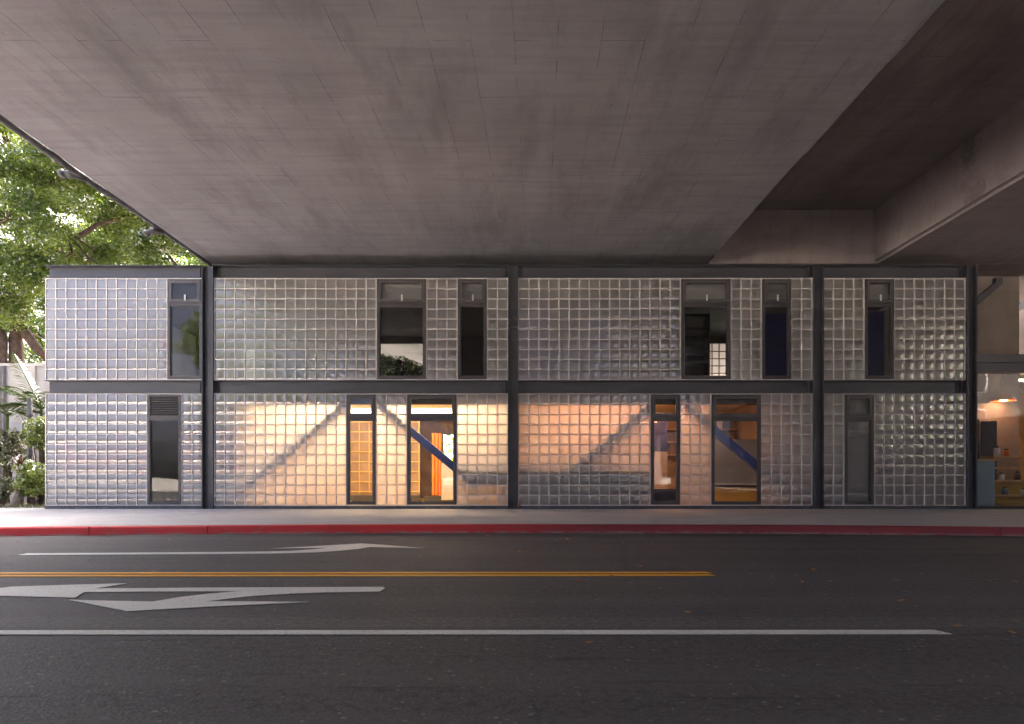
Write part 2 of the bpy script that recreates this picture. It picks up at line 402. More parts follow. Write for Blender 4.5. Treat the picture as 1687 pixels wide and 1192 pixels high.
for _ in range(2600):
    x = random.uniform(-22, -14.25); y = random.uniform(17.3, 19.6); h = random.uniform(.04,.16); a = random.uniform(0,6.28); wv = .008
    lx, ly = random.uniform(-.06,.06), random.uniform(-.06,.06)
    lawn_v.append([(x-wv*math.cos(a),y-wv*math.sin(a),DZ-.01),(x+wv*math.cos(a),y+wv*math.sin(a),DZ-.01),(x+lx,y+ly,DZ+h)])
tag(quads_mesh('grass', np.array(lawn_v), M['shrub2'], None, 3), 'short dry grass at the edge of the planting bed', 'grass', kind='stuff')

# ---- road markings (thin thermoplastic on the road)
def mark(name, pix, m, label, scale, ox, oy):
    poly = [G(ox + a/scale, oy + b/scale) for a, b in pix]
    o = MB().prism_z([(p.x, p.y) for p in poly], .0045, .0085, False).build(name, m, road)
    o['label'] = label; return o
S1 = 2.343
mark('turn_arrow', [(65,223),(105,215.5),(600,212.5),(900,210),(1050,208),(1120,206),(1210,200),(1262,194),(1050,196.2),(1210,188),(1395,177),(1500,184),(1640,195.5),(1425,191),(1380,199),(1310,206),(1230,211),(1150,214),(1050,216),(850,217.5),(600,219)],
     M['white_paint'], 'white turn arrow nearest the kerb, pointing right', S1, 0, 820)
mark('through_arrow', [(-250,366),(0,350),(45,345),(250,338.5),(490,332),(430,342),(365,352),(800,349),(1200,347),(1478,346),(1486,351),(1465,364),(1250,367),(1150,371),(1050,376),(985,381),(920,387),(860,394),(800,402),(1000,403),(1197,404),(850,420),(490,440),(380,418),(265,396),(420,400),(590,403),(700,385),(800,373),(930,362),(600,364),(325,366),(308,377),(290,388),(0,380)],
     M['white_paint'], 'white combined through and left turn arrow below the yellow lines', S1, 0, 820)
def bar(xa, ya, xb, yb, wd, m, name, label, skew=0):
    y_at = lambda x: ya + (yb-ya)*(x-xa)/(xb-xa)
    n = 24; X_ = [xa + (xb-xa)*i/n for i in range(n+1)]
    top = [(x + (-skew if i == n else 0), y_at(x)+wd/2 + random.uniform(-.003,.003)) for i, x in enumerate(X_)]
    bot = [(x, y_at(x)-wd/2 + random.uniform(-.003,.003)) for x in X_]
    mb = MB()
    vs = [(a,b,.0085) for a,b in top] + [(a,b,.0085) for a,b in bot] + [(a,b,.0045) for a,b in top] + [(a,b,.0045) for a,b in bot]
    k = n+1; fs = []
    for i in range(n): fs += [(k+i,k+i+1,i+1,i), (2*k+i,i,i+1,2*k+i+1), (3*k+i,3*k+i+1,k+i+1,k+i)]
    fs.append((n, 2*k+n, 3*k+n, k+n)); mb.add(vs, fs)
    o = mb.build(name, m, road); o['label'] = label
a = G(1172, 943.7); bar(-45, 6.36, a.x, 6.62, .10, M['yellow_paint'], 'centre_line', 'orange yellow centre line, the one nearer the kerb', .06)
a = G(1177, 948.0); bar(-45, 6.19, a.x, 6.445, .10, M['yellow_paint'], 'centre_line', 'orange yellow centre line, the one nearer the viewer', .06)
a = G(1561, 1043); bar(-45, 3.98, a.x, 4.075, .105, M['white_paint'], 'lane_line', 'long white line across the near road', .05)

# ------------------------------------------------------------------ viaduct
ZS = 7.85; ZD = 9.54; XL, XR, XG = -9.62, 6.06, 11.29
via = thing('viaduct', 'grey concrete road viaduct passing over the building and the road', 'viaduct', (0, 18.5, 0))
mb = MB()
cuts = [-60,-40,-24,-12,-3,4.5,6.9,9.1,11.8,14.3,17.2,20,30,55]
for i in range(len(cuts)-1):
    dx = .0 if i == 0 else random.uniform(-.05,.05); dl = random.uniform(-.02,.02)
    mb.prism_y([(XL+dl, ZS+.03),(XL+.05+dl, ZS),(XR+dx-.04, ZS),(XR+dx, ZS+.04),(XR+dx, ZD),(XL+dl, ZD)], cuts[i], cuts[i+1])
mb.build('box_girder', M['soffit'], via)
MB().prism_y([(XG, ZS+.10),(XG+.03,ZS+.085),(XG+.10, ZS+.075),(XG+.11, ZS),(24, ZS),(24, ZD),(XG, ZD)], -60, 17.85).build('box_girder', M['girder'], via)
MB().box(XL-.02, 24.3, -2.5, 55, ZD-.002, ZD+.45).box(XL-.02, XR, -60, -2.502, ZD-.002, ZD+.45).box(XG, 24.3, -60, -2.502, ZD-.002, ZD+.45).box(XR+.002, XG-.002, -60, -30, ZD-.002, ZD+.45).build('deck_slab', M['girder'], via)  # slot behind the viewer opened to put sky glints in the glass blocks
MB().box(XR-.4, 23.9, 17.852, 18.98, ZS-.003, ZD-.004).build('pier_cap', M['girder'], via)
MB().box(13.9, 16.86, 18.982, 20.6, 0, ZD-.006).build('pier', M['pier'], via)
MB().box(18.6, 21.6, 18.982, 20.6, 0, ZD-.006).build('pier', M['pier'], via)
for x0, x1 in ((-2.2,-.9),(2.5,3.8)):
    MB().box(x0, x1, 27.5, 29.0, 0, ZS-.004).build('pier', M['pier'], via)
MB().box(XL-.02, XL+.25, -60, 55, ZD+.452, ZD+1.3).build('parapet', M['girder'], via)
MB().box(24.0, 24.3, -60, 55, ZD+.452, ZD+1.3).build('parapet', M['girder'], via)
MB().box(XL, 24, -61, -60.01, 0, ZS-.004).build('abutment', M['girder'], via)  # unseen wall added to keep the sunlit far end out of reflections
lw = thing('boundary_wall', 'low dark boundary wall left of the viewer beside the viaduct', 'wall', (-12, -28, 0))
MB().box(-12.1, -11.7, -58, 2.5, 0, 3.3).build('face', M['girder'], lw); MB().box(-12.16, -11.64, -58, 2.52, 3.302, 3.42).build('coping', M['girder'], lw)  # unseen wall added to keep ground bounce off the soffit near the viewer
# drain pipe along the left edge
pts = [(XL-.075 + random.uniform(-.02,.02), y, ZS+.03 + .03*math.sin(y*.9)) for y in np.arange(2, 19.2, .7)]
pipe = MB().tube(pts, .075, 10).build('drain_pipe', M['pipe'], via, True)
for y in np.arange(3.2, 19, 1.45):
    MB().tube([(XL-.075,y,ZS+.03+.03*math.sin(y*.9)),(XL-.075,y+.07,ZS+.03+.03*math.sin((y+.07)*.9))], .089, 10).build('pipe_coupling', M['pipe'], pipe, True)
for (px, py, qx, qy, Y) in ((0,0,101,287,12.45),(0,0,240,386,15.2)):
    a = Vector((XL-.06, Y, ZS+.02)); b = W(qx, qy, Y)
    mb = MB().tube([a+Vector((.0,.30,-.03)), a.lerp(b,.4)+Vector((0,.06,-.02)), b], .085, 12); mb.build('pipe_branch', M['pipe'], pipe, True)
    d = (b - a).normalized()
    MB().tube([b - d*.07, b + d*.02], .10, 12).build('pipe_collar', M['pipe'], pipe, True)

# ------------------------------------------------------------------ glass block building
bld = thing('glass_block_building', 'two storey dark steel framed building with white jointed glass block walls under the viaduct', 'building', (0, 17, DZ))
P = .303; T = .027
BAYS = [(-14.11, 4.716, None), (-9.05, 29*P+T, 29), (.073, 29*P+T, 29), (9.213, 14*P+T, 14)]
UZ1, LZ1 = 7.09, 3.63                      # panel tops
UR, LR = 10, 11
ROOF = 7.475
COLX = [(-9.394,-9.055),(-.24,.068),(8.89,9.208),(13.49,13.79)]
FLY = 16.93
for x0, x1 in COLX:
    t_ = .026
    mb = MB().box(x0, x0+t_, FLY, 17.3, DZ-.01, ROOF-.012).box(x1-t_, x1, FLY, 17.3, DZ-.01, ROOF-.012).box(x0+t_, x1-t_, 17.06, 17.09, DZ-.01, ROOF-.014)
    mb.build('column', M['steel'], bld)
    bp = MB().box(x0-.03, x1+.03, FLY-.03, 17.32, DZ-.008, DZ+.018); bp.build('base_plate', M['steel'], bld)
def beam(x0, x1, z0, z1, name='beam', end=0):
    f = .016
    MB().box(x0, x1, 16.965, 17.3, z1-f, z1).box(x0, x1, 16.965, 17.3, z0, z0+f).box(x0+end, x1, 17.14, 17.16, z0+f, z1-f).build(name, M['steel'], bld)
spans = [(-14.13, -9.396), (-9.053, -.242), (.07, 8.888), (9.21, 13.488)]
for i, (x0, x1) in enumerate(spans):
    e = .02 if i == 0 else 0
    beam(x0, x1, 7.096, ROOF, end=e); beam(x0, x1, 3.636, 4.028, end=e)
    MB().box(x0+.01, x1-.001 if i else x1, 16.975, 17.28, DZ-.01, .258).build('plinth', M['plinth'], bld)
    # stiffener plates at the beam ends
    for z0, z1 in ((7.113, ROOF-.017), (3.653, 4.011)):
        MB().box(x1-.09, x1-.075, 17.0, 17.139, z0, z1).build('stiffener', M['steel'], bld)

# window openings: bay, storey, first block column, block columns (bay 1 given in metres)
wins = [(0,'U',None,None,12*P+T,4.716,'clear'), (0,'L',None,None,10*P+T,10*P+T+1.03,'louver'),
        (1,'U',16,5,0,0,'blind'), (1,'U',24,3,0,0,'blind'), (1,'L',13,3,0,0,'warm'), (1,'L',19,5,0,0,'warm'),
        (2,'U',16,5,0,0,'blind'), (2,'U',24,3,0,0,'blind'), (2,'L',13,3,0,0,'warm'), (2,'L',19,5,0,0,'warm'),
        (3,'U',4,3,0,0,'blind'), (3,'L',2,3,0,0,'allblind')]
open_ = {}
WREC = []
for (b, s_, c0, n, a0, a1, kind) in wins:
    bx = BAYS[b][0]
    if c0 is not None: a0, a1 = c0*P + (T if c0 else 0), (c0+n)*P
    open_.setdefault((b, s_), []).append((a0, a1)); WREC.append((bx+a0, bx+a1, s_, kind))
blocks = []
GY0, GY1 = 16.985, 17.06
for b, (bx, wd, n) in enumerate(BAYS):
    for s_, ztop, rows in (('U', UZ1, UR), ('L', LZ1, LR)):
        zb = ztop - rows*P - T
        ops = open_.get((b, s_), [])
        # column starts (left edges of joints)
        if b == 0:
            starts = [i*P for i in range(12 if s_ == 'U' else 10)]
            edges = starts + [len(starts)*P]
            if s_ == 'L': edges += [wd-2*P-T, wd-P-T, wd-T]; starts += [wd-2*P-T, wd-P-T]
            else: edges += [wd-T]
        else:
            starts = [i*P for i in range(n)]; edges = [i*P for i in range(n+1)]
        inop = lambda a: any(o0-.001 < a+T/2 < o1+.001 for o0, o1 in ops)
        mb = MB()
        for e in edges:
            if any(o0+.02 < e+T/2 < o1-.02 for o0, o1 in ops): continue
            mb.box(bx+e, bx+e+T, GY0, GY1, zb, ztop)
        # horizontal joints between openings
        segs = []; x = 0.0
        for o0, o1 in sorted(ops) + [(wd, wd)]:
            if o0 - x > .1: segs.append((x, o0))
            x = o1
        for r in range(rows+1):
            for x0, x1 in (segs if 0 < r < rows else [(0, wd)]):
                mb.box(bx+x0+.002, bx+x1-.002, GY0+.002, GY1-.002, zb+r*P+.001, zb+r*P+T-.001)
        mb.build('block_joints', M['grid'], bld)
        for c in starts:
            mid = c + T + (P-T)/2
            if any(o0 < mid < o1 for o0, o1 in ops): continue
            for r in range(rows): blocks.append((bx+mid, zb + r*P + T + (P-T)/2))

def block_geo():
    h = (P-T)/2 - .001; s = [-1,-.95,0,.95,1]
    vs, fs = [], []
    dep = {1:.0, .95:.006, 0:.034}
    for iz in s:
        for ix in s:
            d = min(dep[abs(ix)], dep[abs(iz)]) if max(abs(ix),abs(iz)) == 1 else (dep[abs(ix)]+dep[abs(iz)])/2
            vs.append((ix*h, .024 - d, iz*h))
    for j in range(4):
        for i in range(4): fs.append((j*5+i, j*5+i+1, (j+1)*5+i+1, (j+1)*5+i))
    n = 25
    vs += [(-h,.07,-h),(h,.07,-h),(h,.07,h),(-h,.07,h)]
    fs += [(0,n,n+1,4,3,2,1), (4,n+1,n+2,24,19,14,9), (24,n+2,n+3,20,21,22,23), (20,n+3,n,0,5,10,15), (n,n+3,n+2,n+1)]
    return vs, fs
bv, bf = block_geo()
def mark_sharp(me, n=29):
    co = [v.co for v in me.vertices]
    lim = (P-T)/2*.92
    for e in me.edges:
        a, b = e.vertices; rows = [(v % n) for v in (a, b)]
        if any(q >= 25 for q in rows): e.use_edge_sharp = True; continue
        on = []
        for q in rows: on.append(max(abs(q % 5 - 2), abs(q // 5 - 2)))
        e.use_edge_sharp = (on[0] == on[1] and on[0] >= 1) or (on[0] != on[1] and 2 in on)

variants = []
for k in range(8):
    me = bpy.data.meshes.new('glass_block'); vs = []
    for (x, y, z) in bv:
        jit = 0.0 if y > .02 else random.uniform(-.0006,.0006)
        vs.append((x, y+jit, z))
    me.from_pydata(vs, [], bf); me.materials.append(M['block'])
    me.polygons.foreach_set('use_smooth', [i < 16 for i in range(len(bf))]); me.update(); mark_sharp(me); variants.append(me)
BY = 16.995
blocks.sort(key=lambda q: (q[0]-0)**2 + (q[1]-CZ)**2)
for i, (x, z) in enumerate(blocks[:300]):
    o = bpy.data.objects.new('glass_block', variants[random.randrange(8)]); col.objects.link(o); o.parent = bld
    o.location = Vector((x, BY, z)) - bld.location
mbb = MB(); sm = []
for (x, z) in blocks[300:]:
    me = variants[random.randrange(8)]
    mbb.add([(v.co.x+x, v.co.y+BY, v.co.z+z) for v in me.vertices], bf); sm += [i < 16 for i in range(len(bf))]
o = mbb.build('glass_block_field', M['block'], bld); o['kind'] = 'stuff'
o.data.polygons.foreach_set('use_smooth', sm); mark_sharp(o.data, 29)

def window(x0, x1, s_, kind):
    zt, zb = (UZ1-T, UZ1-UR*P) if s_ == 'U' else (LZ1-T, LZ1-LR*P)
    fw = .085; H = zt - zb; split = zt - (.735 if s_ == 'U' else .70); ty0, ty1 = 16.972, 17.10
    g = .003
    fr = MB().box(x0+g, x0+fw, ty0, ty1, zb+g, zt-g).box(x1-fw, x1-g, ty0, ty1, zb+g, zt-g)
    fr.box(x0+fw, x1-fw, ty0+.003, ty1-.003, zt-fw*.8, zt-g-.001).box(x0+fw, x1-fw, ty0+.003, ty1-.003, zb+g+.001, zb+fw)
    fr.box(x0+fw, x1-fw, ty0+.006, ty1-.006, split-.075, split+.055)
    wo = fr.build('window', M['frame'], bld)
    a, b_ = x0+fw, x1-fw
    # lower fixed pane with a slim bead
    bd = .022
    be = MB().box(a, a+bd, 17.0, 17.05, zb+fw, split-.075).box(b_-bd, b_, 17.0, 17.05, zb+fw, split-.075)
    be.box(a+bd, b_-bd, 17.003, 17.047, zb+fw, zb+fw+bd).box(a+bd, b_-bd, 17.003, 17.047, split-.075-bd, split-.075)
    be.build('glazing_bead', M['sash'], wo)
    MB().box(a+bd-.005, b_-bd+.005, 17.02, 17.03, zb+fw+bd-.005, split-.075-bd+.005).build('pane', M['pane'], wo)
    zs0, zs1 = split+.055, zt-fw*.8
    if kind == 'louver':
        MB().box(a, b_, 17.07, 17.08, zs0, zs1).build('louver_back', M['dark'], wo)
        k = 11; st = (zs1-zs0)/k
        for i in range(k):
            z = zs0 + st*i
            MB().add([(a,16.975,z+.004),(b_,16.975,z+.004),(b_,17.045,z+st*.85),(a,17.045,z+st*.85),(a,16.975,z+.018),(b_,16.975,z+.018),(b_,17.045,z+st*.85+.012),(a,17.045,z+st*.85+.012)],
                     [(0,3,2,1),(4,5,6,7),(0,1,5,4),(1,2,6,5),(2,3,7,6),(3,0,4,7)]).build('louver_slat', M['sash'], wo)
    else:
        sf = .075; y0, y1 = 16.955, 17.0
        sa = MB().box(a-.02, a-.02+sf, y0, y1, zs0-.012, zs1+.012).box(b_+.02-sf, b_+.02, y0, y1, zs0-.012, zs1+.012)
        sa.box(a-.02+sf, b_+.02-sf, y0+.002, y1-.002, zs0-.011, zs0-.012+sf).box(a-.02+sf, b_+.02-sf, y0+.002, y1-.002, zs1+.012-sf, zs1+.011)
        sa.build('upper_sash', M['sash'], wo)
        MB().box(a-.025+sf, b_+.025-sf, 16.978, 16.988, zs0-.017+sf, zs1+.017-sf).build('pane', M['pane'], wo)
        if kind in ('blind', 'allblind'):
            MB().box(a-.02, b_+.02, 17.11, 17.118, zs0-.012, zs1+.012).build('blind', M['blind'], wo)
        if s_ == 'U':
            xm = (a+b_)/2 + .02
            MB().box(xm-.022, xm+.022, 16.935, 16.955-.0, zs0+.02, zs0+.20).build('handle', M['whitew'], wo)
        if kind == 'allblind':
            MB().box(a, b_, 17.13, 17.138, zb+fw, split-.075).build('blind', M['blind'], wo)
for wr in WREC: window(*wr)

# inside of the building
IN0, IN1 = 17.32, 25.0
MB().box(-14.09, 13.48, 17.30, IN1, DZ-.02, .205).build('floor', M['floor'], bld)
MB().box(-14.09, 13.48, 17.302, IN1-.002, 3.60, 4.02).build('upper_floor', M['ceil'], bld)
MB().box(-14.09, 13.48, 17.304, IN1-.004, 7.30, 7.468).build('roof', M['ceil_up'], bld)
MB().box(-14.11, -14.05, 17.10, IN1, .262, 3.60).box(-14.11, -14.05, 17.32, IN1, 4.03, 7.299).build('side_wall', M['grey_wall'], bld)
MB().box(13.50, 13.56, 17.31, IN1, .2, 7.29).build('side_wall', M['grey_wall'], bld)
# rear wall with openings, lower and upper storey
def wall_with_holes(x0, x1, z0, z1, holes, y0, y1, name, m):
    mb = MB(); x = x0
    for hx0, hx1, hz0, hz1 in sorted(holes):
        mb.box(x, hx0, y0, y1, z0, z1); mb.box(hx0, hx1, y0+.002, y1-.002, z0, hz0); mb.box(hx0, hx1, y0+.002, y1-.002, hz1, z1); x = hx1
    mb.box(x, x1, y0, y1, z0, z1); return mb.build(name, m, bld)
wall_with_holes(-14.05, 13.48, .206, 3.598, [(-3.2,-2.55,.9,3.0)], 24.9, 25.0, 'rear_wall', M['brown'])
wall_with_holes(-14.05, 13.48, 4.024, 7.298, [(-12.6,-11.3,4.6,6.9),(-6.3,-4.1,4.4,7.0),(8.3,10.2,4.4,7.0)], 24.9, 25.0, 'rear_wall', M['ceil_up'])
mb = MB()
for i in range(1, 6): mb.box(8.3+i*.31, 8.34+i*.31, 24.93, 24.96, 4.4, 7.0)
for i in range(1, 8): mb.box(8.3, 10.2, 24.932, 24.958, 4.4+i*.32, 4.44+i*.32)
mb.build('rear_window_bars', M['dark'], bld)
# inner downstand beams behind the first block row, partitions
MB().box(-14.0, 13.45, 17.115, 17.3, 3.335, 3.598).build('edge_beam', M['dark'], bld)
MB().box(-8.20,-8.12, 17.31, 24.88, .206, 3.598).build('partition', M['grey_wall'], bld)
MB().box(7.90, 7.96, 17.31, 24.88, .206, 3.598).build('partition', M['brown'], bld)
MB().box(7.98, 13.45, 18.6, 18.68, .206, 3.59).build('partition', M['grey_wall'], bld)
MB().box(-14.0, -8.22, 19.4, 19.46, .206, 3.59).build('partition', M['grey_wall'], bld)
# blue chevron braces behind the wall
for cxp in (599, 1099):
    for sgn in (-1, 1):
        Yb = 17.21
        a = W(cxp + sgn*27, 664, Yb); b_ = W(cxp + sgn*190, 803, Yb)
        a.z = min(a.z, 3.3)
        d = (b_-a).normalized(); nrm = Vector((-d.z, 0, d.x)); hw = .112
        q = [a+nrm*hw, b_+nrm*hw, b_-nrm*hw, a-nrm*hw]
        br = MB().prism_y([(p.x, p.z) for p in q], Yb-.122, Yb+.08)
        br.build('brace', M['blue'], bld)

# ---- things inside, lower storey
def lamp(name, x0, x1, y0, y1, z0, z1, m, label):
    t_ = thing(name, label, 'lamp', ((x0+x1)/2, (y0+y1)/2, z1), 'lamps under the lower ceiling')
    MB().box(x0, x1, y0, y1, z0, z0+.03).build('diffuser', m, t_); MB().box(x0+.3, x1-.3, (y0+y1)/2-.02, (y0+y1)/2+.02, z0+.031, z1).build('housing', M['whitew'], t_)
lamp('ceiling_lamp', -7.4, -.6, 17.86, 18.06, 3.455, 3.59, M['lamp'], 'bright linear ceiling lamp glowing behind the left warm windows')
lamp('ceiling_lamp', -7.2, -1.6, 20.6, 20.8, 3.48, 3.59, M['lamp_back'], 'second bright ceiling lamp deeper in the left warm room')
lamp('ceiling_lamp', 1.0, 5.7, 17.86, 18.06, 3.455, 3.59, M['lamp_dim'], 'dim orange ceiling lamp behind the right warm windows')
# wall of brown felt with a yellow timber grid in front
scr = thing('grid_screen', 'brown wall screen with a yellow timber grid behind the narrow warm window', 'screen', (-5.4, 21.9, .205))
MB().box(-8.0, -3.72, 21.95, 22.02, .42, 3.3).build('backing', M['brown'], scr)
for i in range(12): MB().box(-8.0+i*.385, -7.965+i*.385, 21.90, 21.948, .50, 3.3).build('grid_upright', M['yellow'], scr)
for i in range(8): MB().box(-8.0, -3.72, 21.903, 21.945, .55+i*.385, .585+i*.385).build('grid_rail', M['yellow'], scr)
MB().box(-8.0, -3.72, 21.88, 22.0, .206, .42).build('skirting', M['dark'], scr)
for k, px in enumerate((714, 719.5, 725)):
    x = W(px, 700, 21).x
    mb = MB(); n = 10
    pl = [(x+.055*math.cos(2*math.pi*i/n), 21+.055*math.sin(2*math.pi*i/n)) for i in range(n)]
    tag(mb.prism_z(pl, .45, 2.75).build('orange_banner', M['orange']), ['tall orange rolled banner, left of three in the window','tall orange rolled banner, middle of three in the window','tall orange rolled banner, right of three in the window'][k], 'banner', 'rolled orange banners')
tag(MB().box(-3.4, -1.2, 20.8, 21.2, .206, .42).build('low_plinth', M['dark']), 'dark low plinth under the three orange banners', 'plinth')
cb = thing('grey_cabinet', 'grey office cabinet beside the orange banners seen through the wide window', 'cabinet', (-2.3, 20.5, .205))
MB().box(-2.66, -2.0, 20.2, 20.75, .3, 1.62).build('carcass', M['grey_wall'], cb)
for z in (.32, .98): MB().box(-2.64, -2.02, 20.18, 20.198, z, z+.62).build('door', M['grey_wall'], cb)
MB().box(-2.66, -2.0, 20.22, 20.75, .206, .298).build('foot', M['dark'], cb)
bn = thing('stone_counter', 'grey low counter behind the lower glass blocks right of the wide warm window', 'counter', (-.95, 17.6, .205))
MB().box(-1.62, -.28, 17.14, 17.5, .86, 1.40).build('front', M['dark'], bn); MB().box(-1.60,-1.55,17.15,17.5,.206,.858).box(-.35,-.30,17.15,17.5,.206,.858).build('leg', M['dark'], bn); MB().box(-1.68, -.25, 17.12, 17.56, 1.402, 1.44).build('top', M['dark'], bn)
ct = thing('dark_counter', 'long dark grey counter behind the lower glass blocks of the third bay', 'counter', (2, 17.6, .205))
MB().box(.1, 3.98, 17.14, 17.45, .206, 1.40).build('front', M['dark'], ct); MB().box(.08, 4.0, 17.12, 17.47, 1.402, 1.44).build('top', M['dark'], ct)
pb = thing('ticket_board', 'dark notice board with pale lettering lines behind the narrow right window', 'board', (4.55, 18.7, .205))
MB().box(4.05, 5.0, 18.7, 18.74, 1.97, 3.25).build('header', M['navy'], pb)
MB().box(4.05, 5.0, 18.702, 18.74, .206, 1.968).build('face', M['blind'], pb)
for z, w_ in ((2.92,.62),(2.86,.5),(2.62,.4),(2.5,.28),(2.36,.36),(2.24,.42)):
    MB().box(4.16, 4.16+w_*.8, 18.69, 18.698, z, z+.035).build('text_line', M['whitew'], pb)
sf = thing('fabric_seat', 'blue grey fabric bench seat low behind the narrow right window', 'seat', (4.55, 17.6, .205))
MB().box(4.0, 5.1, 17.5, 18.0, .206, .72).build('base', M['fabric'], sf); MB().box(4.0, 5.1, 17.48, 18.02, .722, .76).build('top_edge', M['dark'], sf)
fp = thing('timber_bench', 'orange timber bench front low in the wide right window', 'bench', (6.5, 17.9, .205))
MB().box(5.3, 7.88, 17.85, 18.3, .206, .80).build('front', M['floor'], fp); MB().box(5.3, 7.88, 17.83, 18.32, .802, .88).build('edge', M['dark'], fp)
gp = thing('grey_partition', 'smooth grey panel with white bottom edge behind the blue brace', 'panel', (6.5, 18.35, .88))
MB().box(5.3, 7.88, 18.34, 18.40, .92, 2.35).build('face', M['grey_wall'], gp); MB().box(5.3, 7.88, 18.32, 18.42, .882, .918).build('edge', M['whitew'], gp)
bk = thing('book_shelf', 'brown shelf of orange boxes high behind the grey panel in the wide right window', 'shelf', (6.3, 20, .205))
MB().box(4.8, 7.88, 20.3, 20.36, .206, 3.4).build('back', M['brown'], bk)
for z in (1.9, 2.35, 2.8, 3.25): MB().box(4.82, 7.86, 20.0, 20.298, z, z+.03).build('shelf_board', M['plywood'], bk)
for i in range(14):
    x = 5.1 + i*.19; z = random.choice((1.932, 2.382, 2.832)); tag(MB().box(x, x+random.uniform(.06,.12), 20.03, 20.26, z, z+random.uniform(.22,.38)).build('file_box', random.choice((M['orange'], M['plywood'], M['brown'], M['whitew']))), 'upright file box on the brown shelf behind the wide right window', 'file box', 'file boxes on the brown shelf')
MB().box(.1, 4.7, 21.6, 21.66, .206, 3.59).build('partition', M['plywood'], bld)

# ---- things inside, upper storey
def board(x0, x1, y, z0, z1, label, m='navy'):
    t_ = thing('pin_board', label, 'board', ((x0+x1)/2, y, z0), 'boards standing behind the upper wall')
    MB().box(x0, x1, y, y+.03, z0+.05, z1).build('panel', M[m], t_)
    for x in (x0+.03, x1-.07): MB().box(x, x+.04, y+.032, y+.07, z0, z1-.1).build('leg', M['dark'], t_)
for i, (x0, x1, z0, z1) in enumerate(((-13.7,-13.3,1.35,2.3),(-12.95,-12.5,1.2,2.1),(-12.1,-11.75,1.3,2.5),(-11.5,-11.12,1.2,2.2),(-9.95,-9.5,1.3,2.4),(-8.95,-8.4,1.2,2.6),(-10.70,-10.42,4.95,5.5),(-13.3,-12.96,1.5,1.75),(-12.5,-12.12,1.45,1.9),(-9.75,-9.5,2.45,2.6))):  # added red panels stand in for tail light reflections in the glass
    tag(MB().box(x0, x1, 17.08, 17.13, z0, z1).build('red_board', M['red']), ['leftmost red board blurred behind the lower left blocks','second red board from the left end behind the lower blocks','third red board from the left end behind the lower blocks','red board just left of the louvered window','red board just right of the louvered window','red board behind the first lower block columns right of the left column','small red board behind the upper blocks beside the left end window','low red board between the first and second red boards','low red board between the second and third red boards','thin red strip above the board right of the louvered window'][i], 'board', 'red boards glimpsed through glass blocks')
board(-7.24,-6.36, 17.075, 4.03, 4.98, 'navy board behind the upper left wall, left of a pair', 'blue_board')
board(-5.72,-4.86, 17.075, 4.03, 4.98, 'navy board behind the upper left wall, right of a pair', 'blue_board')
board(.1, 1.0, 17.075, 4.03, 6.15, 'tall navy board just right of the central column', 'blue_board')
board(1.05, 1.95, 17.075, 4.03, 5.2, 'lower navy board second from the central column', 'blue_board')
board(2.0, 2.9, 17.075, 4.03, 5.85, 'navy board third from the central column', 'blue_board')
board(7.85, 8.75, 18.1, 4.03, 6.35, 'tall navy board filling the narrow upper window right of the shelf')
board(10.85, 11.5, 17.7, 4.03, 6.3, 'navy board filling the narrow upper window of the last bay')
sh = thing('storage_rack', 'dark storage rack silhouetted behind the wide right upper window', 'rack', (6.0, 19.5, 4.02))
for x in (5.72, 6.55): MB().box(x, x+.06, 19.3, 19.8, 4.022, 6.7).build('upright', M['dark'], sh)
for z in (4.5, 5.0, 5.35, 5.75, 6.15, 6.6): MB().box(5.78, 6.55, 19.32, 19.78, z, z+.09).build('shelf_board', M['dark'], sh)
dr = thing('white_door', 'narrow white edged door at the left of the wide right upper window', 'door', (5.2, 18, 4.02))
MB().box(5.02, 5.25, 17.9, 17.95, 4.022, 5.95).build('leaf', M['blind'], dr); MB().box(5.252, 5.32, 17.88, 17.97, 4.022, 5.98).build('edge', M['whitew'], dr)
pp = thing('paper_board', 'grey board with blue foot standing deep behind the wide right upper window', 'board', (5.9, 20.5, 4.02))
MB().box(5.45, 6.15, 21.5, 21.55, 4.9, 5.6).build('face', M['grey_wall'], pp); MB().box(5.45, 6.15, 21.5, 21.55, 4.022, 4.898).build('foot', M['navy'], pp)
for i, (x, y) in enumerate(((-4.6,19.2),(-2.6,19.4),(-1.3,18.6),(6.0,19.0),(7.7,18.6))):
    t_ = thing('ceiling_light', ['pale ceiling panel in the wide left upper window','pale ceiling panel behind the upper left blocks','pale ceiling panel in the narrow upper window left of the central column','pale ceiling panel in the wide right upper window','pale ceiling panel in the narrow right upper window'][i], 'ceiling light', (x+.4, y+.4, 7.25), 'unlit ceiling panels upstairs')
    MB().box(x, x+.8, y, y+.8, 7.255, 7.26).build('diffuser', M['grey_wall'], t_); MB().box(x-.03, x+.83, y-.03, y+.83, 7.262, 7.298).build('housing', M['dark'], t_)

# ------------------------------------------------------------------ shop at the right
shp = thing('glazed_shop', 'low glass fronted shop joined to the right end of the building', 'shop', (17, 17, DZ))
SX0, SX1 = 13.80, 22.0
MB().box(SX0, SX1, 16.96, 17.2, 4.56, 4.80).build('fascia', M['steel'], shp)
MB().box(SX0, SX1, 17.0, 17.16, 4.26, 4.54).build('head_rail', M['steel'], shp)
MB().box(SX0, SX1, 17.0, 17.16, DZ-.01, .25).build('bottom_rail', M['dark'], shp)
for x in (17.6, 21.9): MB().box(x, x+.07, 17.002, 17.15, .252, 4.258).build('mullion', M['steel'], shp)
for x0, x1 in ((SX0+.005, 17.595), (17.675, 21.895)): MB().box(x0, x1, 17.07, 17.08, .252, 4.258).build('pane', M['pane'], shp)
MB().box(SX0, SX1, 17.21, 24, 4.58, 4.78).build('roof', M['dark'], shp)
MB().box(SX0, SX1, 17.21, 24, DZ-.02, .20).build('floor', M['plywood'], shp)
